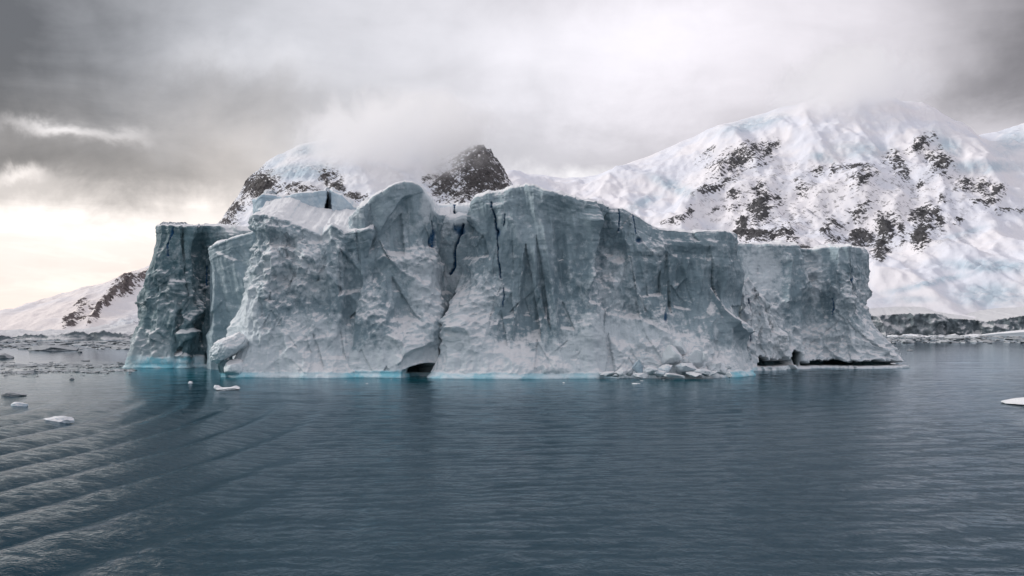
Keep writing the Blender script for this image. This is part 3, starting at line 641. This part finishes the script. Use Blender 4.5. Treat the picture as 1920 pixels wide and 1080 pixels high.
def RP(cx, cy, rx_, ry_, rot=-20, a=1.0): return (1100 + cx / 2.25, 180 + cy / 2.25, rx_ / 2.25, ry_ / 2.25, rot, a)
rr = [RP(640, 270, 110, 45, -25, .85), RP(540, 385, 65, 18, -20, .95), RP(730, 385, 28, 14), RP(728, 480, 40, 52, 20, 1.5), RP(660, 535, 26, 18, -30, 1.4), RP(700, 592, 105, 20, 2, 1.35), RP(850, 585, 35, 40, 0, .9),
      RP(430, 490, 40, 16, -40, .9), RP(370, 525, 50, 12, -15, .7), RP(630, 425, 30, 18, 20, .85), RP(760, 240, 50, 30, -50, .8), RP(975, 318, 34, 16, -20, .9), RP(1035, 315, 18, 20, 0, .9), RP(1130, 300, 70, 13, 0, .85), RP(1165, 350, 50, 20, -25, .85),
      RP(1320, 300, 26, 55, -30, .95), RP(1270, 270, 30, 10, -10, .9), RP(1410, 205, 55, 22, -35, .9), RP(1490, 285, 42, 48, -30, 1.0), RP(1590, 375, 36, 26, -10, .85), RP(1670, 390, 38, 28, -25, .95), RP(1740, 400, 30, 22, -20, .85),
      RP(1405, 375, 14, 24, 20, .8), RP(1160, 490, 58, 20, -30, .95), RP(1040, 545, 38, 12, 10, .95), RP(1060, 605, 45, 14, -10, .85), RP(1155, 600, 52, 38, -30, 1.2), RP(1265, 565, 45, 52, -20, 1.25), RP(1240, 645, 30, 42, 20, 1.3),
      RP(1325, 575, 20, 45, -10, 1.1), RP(1420, 520, 44, 44, -20, 1.15), RP(1485, 520, 20, 40, -10, 1.0), RP(1405, 605, 30, 34, 25, 1.3), RP(1650, 450, 30, 14, 0, .8), RP(1700, 455, 36, 14, -20, .8), RP(1780, 490, 70, 12, 0, .8), RP(900, 395, 26, 36, -30, .7),
      RP(970, 437, 12, 10), RP(500, 250, 50, 16, -40, .5), RP(800, 440, 30, 20, 30, .7), RP(1010, 575, 20, 14), RP(590, 480, 60, 12, -10, .6), RP(880, 640, 60, 14, 5, .9), RP(1570, 530, 20, 10), RP(1500, 440, 12, 20, 0, .7)]
bb = [RP(700, 120, 140, 26, -14, .7), RP(360, 380, 110, 26, 25, .75), RP(240, 450, 80, 22, -25, .7), RP(1150, 230, 130, 34, 0, .6), RP(1000, 265, 50, 20, 15, .9), RP(1530, 215, 55, 34, 30, .8), RP(1680, 300, 160, 26, 0, .75), RP(1800, 190, 90, 50, -25, .6),
      RP(1720, 720, 240, 26, 2, .9), RP(1450, 790, 200, 14, -12, .8), RP(1700, 840, 160, 55, 0, .8), RP(1350, 860, 120, 16, 0, .5), RP(1600, 580, 90, 12, -15, .6), RP(1480, 180, 60, 40, 20, .4)]
mr = mountain('snow_mountain', [(760, 420), (860, 345), (950, 320), (1000, 326), (1060, 333), (1120, 327), (1180, 307), (1240, 282), (1300, 258), (1345, 236), (1400, 222), (1450, 206), (1500, 192), (1560, 178), (1620, 168), (1680, 186),
                            (1720, 206), (1760, 232), (1785, 254), (1830, 256), (1870, 248), (1920, 232), (1990, 215), (2100, 240), (2300, 300), (2900, 420)],
              2500, 4600, SNOW_ROCK, 820, 330, zs=22, rockbase=.21, gl=[(0, 0), (.08, .03), (.28, .19), (.40, .27), (.62, .58), (.85, .9), (1, 1)], amp=.095, rocks=rr, blues=bb, seed=4, rockh=24)
tag(mr, 'wide snow covered mountain with scattered dark rock outcrops right of the iceberg', kind='structure')
mc = mountain('rocky_mountain', [(330, 560), (400, 452), (415, 415), (440, 396), (452, 372), (463, 345), (488, 318), (510, 296), (560, 272), (620, 258), (700, 246), (780, 262), (832, 300), (858, 292), (885, 279), (905, 276), (922, 288), (942, 318), (962, 350), (985, 420), (1030, 520)],
              2300, 3300, SNOW_ROCK_MID, 420, 300, zs=10, g=1.0, amp=.06, seed=15, rockh=20, ridgeamp=.2, nsc=1.4,
              rocks=[(905, 330, 52, 62, 0, 1.25), (838, 350, 24, 26, -30, 1.15), (880, 300, 20, 22, 0, 1.1), (490, 356, 24, 24, -20, 1.4), (465, 350, 9, 32, 18, 1.1), (560, 356, 26, 9, 5, .95), (617, 338, 16, 16, 0, 1.0), (440, 400, 12, 24, 24, .95), (630, 352, 12, 30, -20, .8),
                     (432, 412, 16, 9, -40, .9), (660, 372, 34, 8, 0, .7), (800, 340, 8, 5, 0, .8), (495, 310, 10, 5, -40, .8)],
              blues=[(590, 278, 44, 10, -12, .8), (560, 322, 60, 16, -5, .8), (520, 300, 30, 10, -40, .4)])
tag(mc, 'steep half clouded mountain with a dark rock tower behind the middle of the iceberg', kind='structure')
ml = mountain('rocky_ridge', [(60, 625), (100, 612), (118, 600), (135, 578), (158, 560), (178, 556), (192, 556), (205, 543), (226, 524), (240, 521), (256, 522), (275, 508), (300, 492), (360, 470), (430, 520), (520, 600), (620, 625)],
              1420, 2050, SNOW_ROCK_FAR, 330, 170, zs=5, g=.8, amp=.05, seed=33, rockh=10, crag=1.0, nsc=2.6, ridgeamp=.1,
              rocks=[(236, 534, 20, 12, -30, 1.6), (205, 560, 24, 7, -50, 1.5), (185, 585, 22, 6, -52, 1.5), (265, 522, 20, 6, -32, 1.2), (133, 600, 16, 8, -40, 1.1), (152, 582, 14, 6, -50, .8), (160, 600, 20, 7, 0, .8), (150, 565, 14, 3, -40, .7), (170, 575, 18, 8, 20, .6), (262, 600, 30, 4, -50, .4)],
              blues=[(230, 610, 40, 14, -20, .5)])
tag(ml, 'small snowy ridge with a dark rock spine left of the iceberg', kind='structure')
mf = mountain('snow_field', [(-900, 590), (-500, 594), (-250, 598), (-60, 602), (0, 606), (40, 610), (90, 608), (150, 602), (300, 596), (500, 600), (900, 600)],
              2300, 3600, SNOW_ROCK_FAR, 200, 60, zs=8, g=.8, amp=.06, seed=37, rockh=4, nsc=1.5, blues=[(60, 612, 60, 8, -10, .5)])
tag(mf, 'low pale snow field on the far left shore', kind='structure')

def shore(name, ctrl, label, seed, m=ICE_FAR, ds=2.2, amp=3.5, **kw):
    o = cliff(name, ctrl, None, m, seed=seed, ds=ds, amp=amp, back=260, foot=.1, top_noise=2.0, flare=2.0, plan_k=3, strata=2.0, cap=[(0, 0), (.3, 5), (1, 20)], **kw)
    return tag(o, label, kind='structure')
shore('glacier_front', [(1400, 2480, 1400, 2490, 590), (1560, 2470, 1560, 2490, 591), (1640, 2450, 1640, 2480, 592), (1700, 2460, 1700, 2470, 588), (1755, 2440, 1760, 2450, 588), (1757, 2450, 1764, 2460, 589), (1765, 2490, 1768, 2490, 596),
                        (1830, 2470, 1830, 2485, 600), (1850, 2455, 1845, 2470, 604), (1880, 2440, 1880, 2460, 598), (1920, 2430, 1920, 2450, 592), (2000, 2430, 2000, 2450, 588), (2300, 2430, 2300, 2450, 590), (2900, 2450, 2900, 2460, 595)],
      'grey blue glacier front cliffs along the right shore below the mountain', 81, white=[(1680, 615, 40, 8, .6), (1740, 612, 14, 12, .5), (1765, 605, 4, 20, 1.2), (1820, 615, 40, 6, .3)], footrange=[(0, 0)])
shore('ice_shore', [(-900, 1350, -900, 1352, 626), (-300, 1350, -300, 1352, 627), (-60, 1350, -60, 1352, 627), (0, 1350, 0, 1352, 628), (20, 1350, 20, 1352, 632), (50, 1345, 50, 1350, 626), (70, 1345, 70, 1350, 628), (100, 1345, 100, 1350, 629), (120, 1340, 120, 1346, 625),
                    (150, 1340, 150, 1346, 621), (165, 1344, 165, 1348, 626), (190, 1340, 190, 1346, 620), (230, 1340, 230, 1346, 626), (300, 1340, 300, 1346, 628), (620, 1350, 620, 1352, 628)],
      'low grey ice cliffs along the left shore', 83, ds=1.2, amp=1.0, footrange=[(0, 0)], white=[(120, 630, 60, 3, .4)])

# ------------------------------------------------------------------ sea
def sea():
    ys = [30.0]
    while ys[-1] < 60000:
        y = ys[-1]; ys.append(y + (0.0042 * y if y < 420 else .012 * y if y < 1500 else .06 * y))
    ys = np.array([-60000, -8000, -1000, -200, -40, 0, 20] + ys)
    xi = np.arange(0, 62, .30); g = [xi[-1]]
    while g[-1] < 60000: g.append(g[-1] + max(.3, .022 * (g[-1] - 50)))
    xs = np.concatenate([xi, g[1:]]); xs = np.concatenate([-xs[:0:-1], xs])
    X, Yy = np.meshgrid(xs, ys)
    dx = np.gradient(xs)[None]; dy = np.gradient(ys)[:, None]; cell = np.maximum(dx, dy * .8)
    Z = np.zeros_like(X); r = np.random.default_rng(3)
    gust = 1 + .5 * fbm(X / 40, Yy / 70, 0, 3, 77)
    for i in range(46):
        lam = 1.1 * 1.085 ** i * (.9 + .2 * r.random()); th = R(-90) + r.normal() * .55; k = 2 * math.pi / lam
        A = .0014 * lam ** .80 * (.6 + .8 * r.random()) * (1.0 if lam < 9 else (9 / lam))
        fade = np.clip((lam / cell - 2.2) / 2.5, 0, 1)
        Z += A * fade * np.sin(k * (X * math.cos(th) + Yy * math.sin(th)) + r.random() * 6.28 + .8 * fbm(X / (lam * 6), Yy / (lam * 6), i, 1, i))
    Z *= gust
    # wake of the ship: concentric diverging crests, fading out away from the wake's edge
    rad = np.hypot(X + 300, Yy - 130) + .9 * fbm(X / 40, Yy / 60, 0, 2, 5)
    env = sstep(-X - .10 * Yy, 6, 20) * sstep(Yy, 20, 45) * (1 - sstep(Yy, 130, 215)) * (1 - sstep(-X, 100, 170))
    ph = rad * 2 * math.pi / 7.2
    Z += env * .30 * (np.sin(ph) + .22 * np.sin(2 * ph + .6)) * (1 + .35 * fbm(X / 26, Yy / 50, 0, 2, 9))
    env2 = sstep(X - .02 * Yy, 10, 30) * (1 - sstep(Yy, 200, 300)) * (1 - sstep(X, 100, 170))
    Z += env2 * .03 * np.sin((X * .55 - Yy * .83) * 2 * math.pi / 6.5 + 1.5 * fbm(X / 25, Yy / 25, 0, 2, 12))
    Z *= (np.abs(X) < 3000) & (Yy < 3000)
    # green over the submerged ice foot, with the berg's teal reflection painted in
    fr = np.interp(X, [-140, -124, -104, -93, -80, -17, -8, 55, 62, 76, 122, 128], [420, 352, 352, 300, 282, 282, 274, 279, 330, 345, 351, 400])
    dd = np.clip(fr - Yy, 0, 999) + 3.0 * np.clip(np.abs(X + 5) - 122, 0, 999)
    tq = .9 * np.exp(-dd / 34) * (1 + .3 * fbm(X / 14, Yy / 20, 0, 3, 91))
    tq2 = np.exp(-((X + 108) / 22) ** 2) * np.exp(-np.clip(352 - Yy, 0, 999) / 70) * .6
    return link_mesh('sea', np.stack([X, Yy, Z], -1), grid_quads(*X.shape), WATER, None, dict(ice_and_reflection=np.clip(tq + tq2, 0, 1)))
m, t = mat('sea_water'); WATER = m
pos = t.n('ShaderNodeTexCoord').outputs['Object']
py_ = t.n('ShaderNodeSeparateXYZ', ins={0: pos}).outputs[1]
r1 = t.noise(t.mapping(pos, (1.25, .8, 1), (0, 0, R(8))), 1.25, 5, .68, .3)
r2 = t.noise(t.mapping(pos, (1.1, .9, 1), (0, 0, R(-14))), 4.5, 3, .6, .2)
r3 = t.noise(t.mapping(pos, (1.0, .8, 1), (0, 0, R(-12))), .55, 3, .6, .4)
calm = t.ss(t.noise(t.mapping(pos, (1, .4, 1)), .018, 3, .5), .35, .65, .75, 1.15)
hh = t.m('ADD', t.m('MULTIPLY', r1, .44), t.m('MULTIPLY', r2, .09)); hh = t.m('ADD', hh, t.m('MULTIPLY', r3, .22))
hh = t.m('MULTIPLY', hh, calm)
fd = t.m('DIVIDE', 1.0, t.m('ADD', 1.0, t.m('POWER', t.m('DIVIDE', t.m('MAXIMUM', py_, 1.0), 115.0), 1.9)))
bp = t.n('ShaderNodeBump', ins={'Height': hh, 'Distance': .62, 'Strength': fd})
wc = t.mix(t.attr('ice_and_reflection'), (.0005, .024, .040), (.003, .12, .155))
df = t.n('ShaderNodeBsdfDiffuse', ins={'Color': wc})
gl = t.n('ShaderNodeBsdfGlossy', ins={'Color': (.68, .75, .80), 'Roughness': .05, 'Normal': bp.outputs[0]})
fr = t.n('ShaderNodeFresnel', ins={'IOR': 1.145, 'Normal': bp.outputs[0]})
mx = t.n('ShaderNodeMixShader', ins={0: fr.outputs[0], 1: df.outputs[0], 2: gl.outputs[0]})
t.n('ShaderNodeOutputMaterial', ins={0: mx.outputs[0]})
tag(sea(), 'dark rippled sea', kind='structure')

# ------------------------------------------------------------------ floes
def floe(name, px, py, wpx, hpx, m, label, seed, depth=None, cat='ice floe', group=None, white=1.0, shaped=None, cuts=12, jag=.30):
    x, y = ground(px, py); hw = wpx * .5 * y / F; hz = hpx * y / F
    o = chunk(name, (x, y, hz * .12), (hw, depth or hw * .8, hz * .88), m, None, seed, 5 if wpx > 40 else 4, cuts, jag=jag, white=white, shaped=shaped, cutlo=.6, cuthi=.95)
    return tag(o, label, cat, group)
ICE_DIM = ice_material('dark_floe_ice', (.16, .19, .21), (.10, .13, .15), .25, .1, snow=.3)  # darker ice body with less snow on top
def horn(V):
    s = V[:, 0] / np.abs(V[:, 0]).max(); V = V.copy(); V[:, 2] *= .45 + 1.1 * np.exp(-((s + .8) / .18) ** 2) + .35 * np.exp(-((s - .6) / .25) ** 2); return V
def ramp(V):
    s = (V[:, 0] / np.abs(V[:, 0]).max() + 1) / 2; V = V.copy(); V[:, 2] *= .25 + .95 * s; return V
floe('ice_floe', 426, 731, 54, 12, ICE_WHITE, 'small white floe with an upright horn, floating before the gap beside the left tower', 201, shaped=horn)
floe('ice_floe', 357, 719, 9, 4, ICE_WHITE, 'tiny white chunk afloat in the teal reflection of the left tower', 202)
floe('ice_floe', 108, 790, 62, 10, ICE_PALE, 'flat pale floe lying across the ship wake, nearest of the left floes', 203, depth=1.2, white=.7)
floe('ice_floe', 36, 761, 30, 8, ICE_PALE, 'short pale floe with a dark left end, second nearest on the left', 204, depth=1.2, white=.5)
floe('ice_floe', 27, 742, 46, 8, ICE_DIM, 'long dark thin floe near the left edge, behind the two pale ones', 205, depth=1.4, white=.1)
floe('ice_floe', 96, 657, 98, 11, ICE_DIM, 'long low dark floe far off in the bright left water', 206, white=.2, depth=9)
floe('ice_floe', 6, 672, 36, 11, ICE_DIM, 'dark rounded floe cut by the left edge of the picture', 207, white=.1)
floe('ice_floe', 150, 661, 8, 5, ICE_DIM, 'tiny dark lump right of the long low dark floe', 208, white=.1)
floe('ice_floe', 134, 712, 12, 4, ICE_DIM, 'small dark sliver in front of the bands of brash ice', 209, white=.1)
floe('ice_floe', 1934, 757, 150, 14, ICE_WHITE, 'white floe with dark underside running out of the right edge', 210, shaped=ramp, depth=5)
floe('ice_floe', 1700, 643, 30, 6, ICE_DIM, 'small dark capped floe just off the right end of the iceberg', 211, white=.7)
floe('ice_floe', 1676, 644, 8, 4, ICE_DIM, 'tiny black speck of ice touching the right end of the iceberg', 212, white=0)
floe('ice_floe', 1706, 658, 12, 3, ICE_DIM, 'thin grey sliver alone in open water right of the iceberg', 213, white=.2)
floe('ice_floe', 1856, 644, 10, 3, ICE_DIM, 'dark sliver before the snowy islet on the right', 214, white=.2)
floe('ice_floe', 1803, 641, 9, 3, ICE_DIM, 'small dark lump between the glacier front and open water', 216, white=.3)
floe('ice_floe', 1394, 706, 10, 3, ICE_WHITE, 'tiny white bit at the foot of the notch between the right blocks', 217)
isl = floe('snow_islet', 1925, 631, 180, 17, ICE_WHITE, 'low domed white islet of snow before the right glacier front', 215, shaped=ramp, depth=40, cat='islet', cuts=3, jag=.08)

def brash(name, label, n, sampler, size, m, seed):
    """drifting crumbs of ice, far too many to count: one object"""
    r = np.random.default_rng(seed); V0, T0 = ico(1); Vs, Ts, Wt = [], [], []
    for i in range(n):
        x, y = sampler(r); s = size * r.lognormal(0, .55)
        v = V0 * (1 + .35 * r.normal(size=(len(V0), 1))) * np.array([s * r.uniform(.8, 2.2), s * r.uniform(.7, 1.5), s * r.uniform(.2, .5)])
        Vs.append(v + [x, y, .02]); Ts.append(T0 + i * len(V0)); Wt.append(np.full(len(V0), r.uniform(0, 1)))
    V = np.concatenate(Vs); z = np.zeros(len(V))
    o = link_mesh(name, V, None, m, None, dict(white=np.concatenate(Wt), blue=z, cave=z, foot=z), smooth=False, tris=np.concatenate(Ts))
    return tag(o, label, kind='stuff')
def band(pa, pb, y0, y1, sag=0):
    def f(r):
        px = r.uniform(pa, pb); q = (px - pa) / (pb - pa); py = y0 + (y1 - y0) * q + r.normal() * 1.0 + 1.3 * math.sin(px / 23.0) + (r.random() < .12) * r.normal() * 4
        return ground(px, py)
    return f
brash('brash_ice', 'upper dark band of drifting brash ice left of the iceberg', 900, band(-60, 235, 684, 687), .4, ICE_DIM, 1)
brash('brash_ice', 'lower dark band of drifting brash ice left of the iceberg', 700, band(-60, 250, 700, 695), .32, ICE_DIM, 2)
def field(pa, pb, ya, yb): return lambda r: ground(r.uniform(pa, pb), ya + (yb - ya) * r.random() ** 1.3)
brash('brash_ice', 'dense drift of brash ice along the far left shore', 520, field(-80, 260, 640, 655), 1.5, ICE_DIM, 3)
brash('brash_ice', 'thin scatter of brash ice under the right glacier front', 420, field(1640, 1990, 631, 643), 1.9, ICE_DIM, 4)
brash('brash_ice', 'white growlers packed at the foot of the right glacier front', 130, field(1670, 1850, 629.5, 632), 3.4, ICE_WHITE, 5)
brash('brash_ice', 'crumbs of white ice afloat close under the iceberg', 60, field(260, 1500, 697, 722), .16, ICE_WHITE, 6)

# ------------------------------------------------------------------ low cloud on the peaks
def cloud(name, label, c, size, dens, seed, nscale, thr=(.42, .62), soft=1.0):
    m, t = mat(name + '_vapour')
    tc_ = t.n('ShaderNodeTexCoord').outputs['Object']
    nrm = t.mapping(tc_, (1 / size[0], 1 / size[1], 1 / size[2]))
    wob = t.noise(t.mapping(tc_, loc=(seed * 100, 0, 0)), nscale, 8, .66, 1.0)
    ln = t.n('ShaderNodeVectorMath', operation='LENGTH', ins={0: nrm}).outputs['Value']
    fall = t.m('SUBTRACT', 1.0, ln)
    dv = t.m('ADD', t.m('MULTIPLY', fall, 1.5 * soft), t.m('MULTIPLY', t.m('SUBTRACT', wob, .5), 5.0))
    dv = t.m('MULTIPLY', t.ss(dv, .2, 1.5), t.ss(fall, 0, .55))
    v = t.n('ShaderNodeVolumePrincipled'); v.inputs['Color'].default_value = (1, 1, 1, 1)
    t.put(v.inputs['Density'], t.m('MULTIPLY', dv, dens)); v.inputs['Anisotropy'].default_value = .65
    t.n('ShaderNodeOutputMaterial', ins={'Volume': v.outputs[0]})
    V, T = ico(3)
    o = link_mesh(name, V * np.array(size) * 1.02, None, m, None, None, tris=T); o.location = c
    return tag(o, label, kind='stuff')
cloud('low_cloud', 'grey cloud hiding the summit behind the middle of the iceberg', P3(742, 252, 3050), (400, 280, 165), .022, 1, .0065)
cloud('low_cloud', 'wisp of cloud trailing past the dark rock tower', P3(868, 262, 3120), (90, 160, 65), .012, 2, .012)
cloud('low_cloud', 'pale cloud resting on the summit of the right mountain', P3(1590, 170, 4250), (420, 420, 220), .017, 3, .0045)
